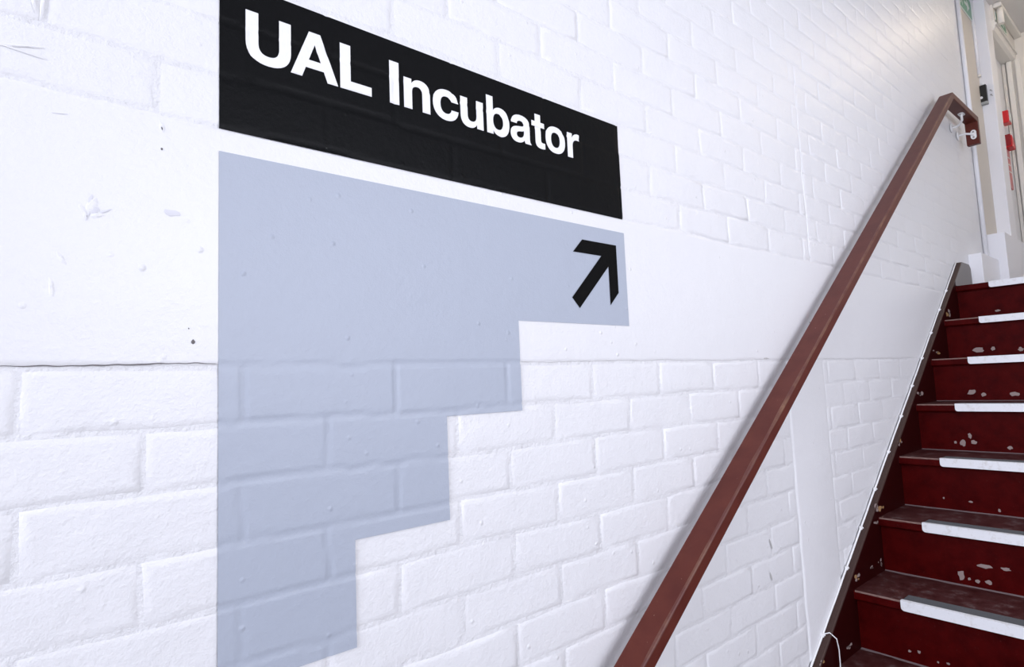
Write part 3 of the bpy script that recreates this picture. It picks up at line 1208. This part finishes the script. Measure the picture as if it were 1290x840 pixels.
# moulded head over the doorway: stepped profile with a rounded nose
hp = [(-.0002, 2.185), (-.060, 2.185), (-.078, 2.196), (-.086, 2.214), (-.086, 2.226), (-.095, 2.226), (-.095, 2.240), (-.086, 2.246), (-.086, 2.262), (-.0002, 2.262)]
bm = bmesh.new()
a = [bm.verts.new((4.831, y, EYE + z)) for y, z in hp]
b1 = [bm.verts.new((5.4395, y, EYE + z)) for y, z in hp]
bm.faces.new(a)
bm.faces.new(b1[::-1])
for k in range(len(hp)):
    bm.faces.new((a[k], b1[k], b1[(k + 1) % len(hp)], a[(k + 1) % len(hp)]))
struct(link('trim_3', mesh_from_bm('head', bm), M_CREAM2), 'cream moulded head over the doorway')
struct(link('trim_4', box_me(4.831, 5.4395, -.085, -.0002, EYE + 2.2625, TOPZ - .001), M_CREAM), 'cream frieze above the doorway head')
struct(link('trim_5', prism_me([(4.831, TOPZ - .03), (5.4395, TOPZ - .03), (5.4395, TOPZ - .001), (4.831, TOPZ - .001)], -.128, -.0855, .006), M_CREAM2), 'cream cornice under the ceiling')
exit_sign(4.86, 5.16, EYE + 2.268, EYE + 2.334, -.0855, 'small green exit sign above the doorway head near the ceiling')
# vertical mouldings of the frame on the end wall
for k, (y0, y1, t, mt) in enumerate(((-.022, -.002, .018, M_CREAM), (-.060, -.030, .030, M_CREAM2), (-.105, -.075, .020, M_CREAM2))):
    struct(link('trim_%d' % (6 + k), box_me(5.4395 - t, 5.4395, y0, y1, LAND, EYE + 2.184, .003), mt), 'vertical moulding of the far door frame')
tag(link('downpipe', tube_me([(4.868, -.112, EYE + 2.232), (4.868, -.112, EYE + 2.30), (4.868, -.112, TOPZ - .032)], .018, 14), M_CREAM2),
    'short cream pipe standing on the doorway head beside the post', 'pipe')

# ------------------------------------------------------------------ red fire fittings beyond the post
cp = empty('call_point', (5.25, 0, EYE + 1.69))
tag(cp, 'upper red fire alarm call point on the wall beyond the white post', 'call point')
place('housing', box_me(5.205, 5.292, -.042, -.0005, EYE + 1.680, EYE + 1.768, .006), M_RED, cp)
place('front_plate', box_me(5.215, 5.282, -.0455, -.0415, EYE + 1.690, EYE + 1.758, .002), M_SIGNW, cp)
bm = bmesh.new()
add_tube(bm, [(5.2865, -.030, EYE + 1.715), (5.300, -.034, EYE + 1.700), (5.300, -.034, EYE + 1.735), (5.2865, -.030, EYE + 1.75)], .0035, 8)
place('test_key', mesh_from_bm('key', bm), M_WHITE, cp)
bp = empty('break_glass_box', (5.25, 0, EYE + 1.50))
tag(bp, 'lower red fire box with a dark red lid above the red notice', 'fire box')
place('body', prism_me([(5.205, EYE + 1.505), (5.290, EYE + 1.495), (5.300, EYE + 1.530), (5.250, EYE + 1.572), (5.205, EYE + 1.585)], -.046, -.0005, .003), M_RED, bp)
place('lid', prism_me([(5.196, EYE + 1.515), (5.204, EYE + 1.515), (5.204, EYE + 1.592), (5.196, EYE + 1.592)], -.040, -.0005, .001), M_DRED, bp)
nb = empty('fire_notice', (5.25, 0, EYE + 1.20))
tag(nb, 'narrow red and white notice on the wall below the red fire boxes', 'notice')
place('board', box_me(5.190, 5.285, -.012, -.0005, EYE + 1.215, EYE + 1.495, .002), M_PINK, nb)
for k in range(3):
    place('text_line', box_me(5.200, 5.275 - .010 * (k % 3), -.0128, -.0118, EYE + 1.33 + .05 * k, EYE + 1.338 + .05 * k), M_SIGNW, nb)

# ------------------------------------------------------------------ batten lamp across the landing ceiling
lamp = empty('ceiling_lamp', (4.62, -.9, TOPZ - .10))
tag(lamp, 'white fluorescent batten lamp across the landing ceiling', 'lamp')
place('housing', box_me(4.58, 4.66, -1.50, -.30, TOPZ - .055, TOPZ - .001, .004), M_WHITE, lamp)
M_TUBE = mat('lit_tube', (1, 1, 1), .4)
nt, b = nodes(M_TUBE)
b.inputs['Emission Color'].default_value = (1.0, .82, .58, 1)
b.inputs['Emission Strength'].default_value = 27
place('tube', tube_me([(4.62, -1.46, TOPZ - .078), (4.62, -.34, TOPZ - .078)], .016, 12), M_TUBE, lamp)
for y in (-1.48, -.32):
    place('tube_holder', box_me(4.603, 4.637, y - .02, y + .02, TOPZ - .10, TOPZ - .055, .003), M_WHITE, lamp)
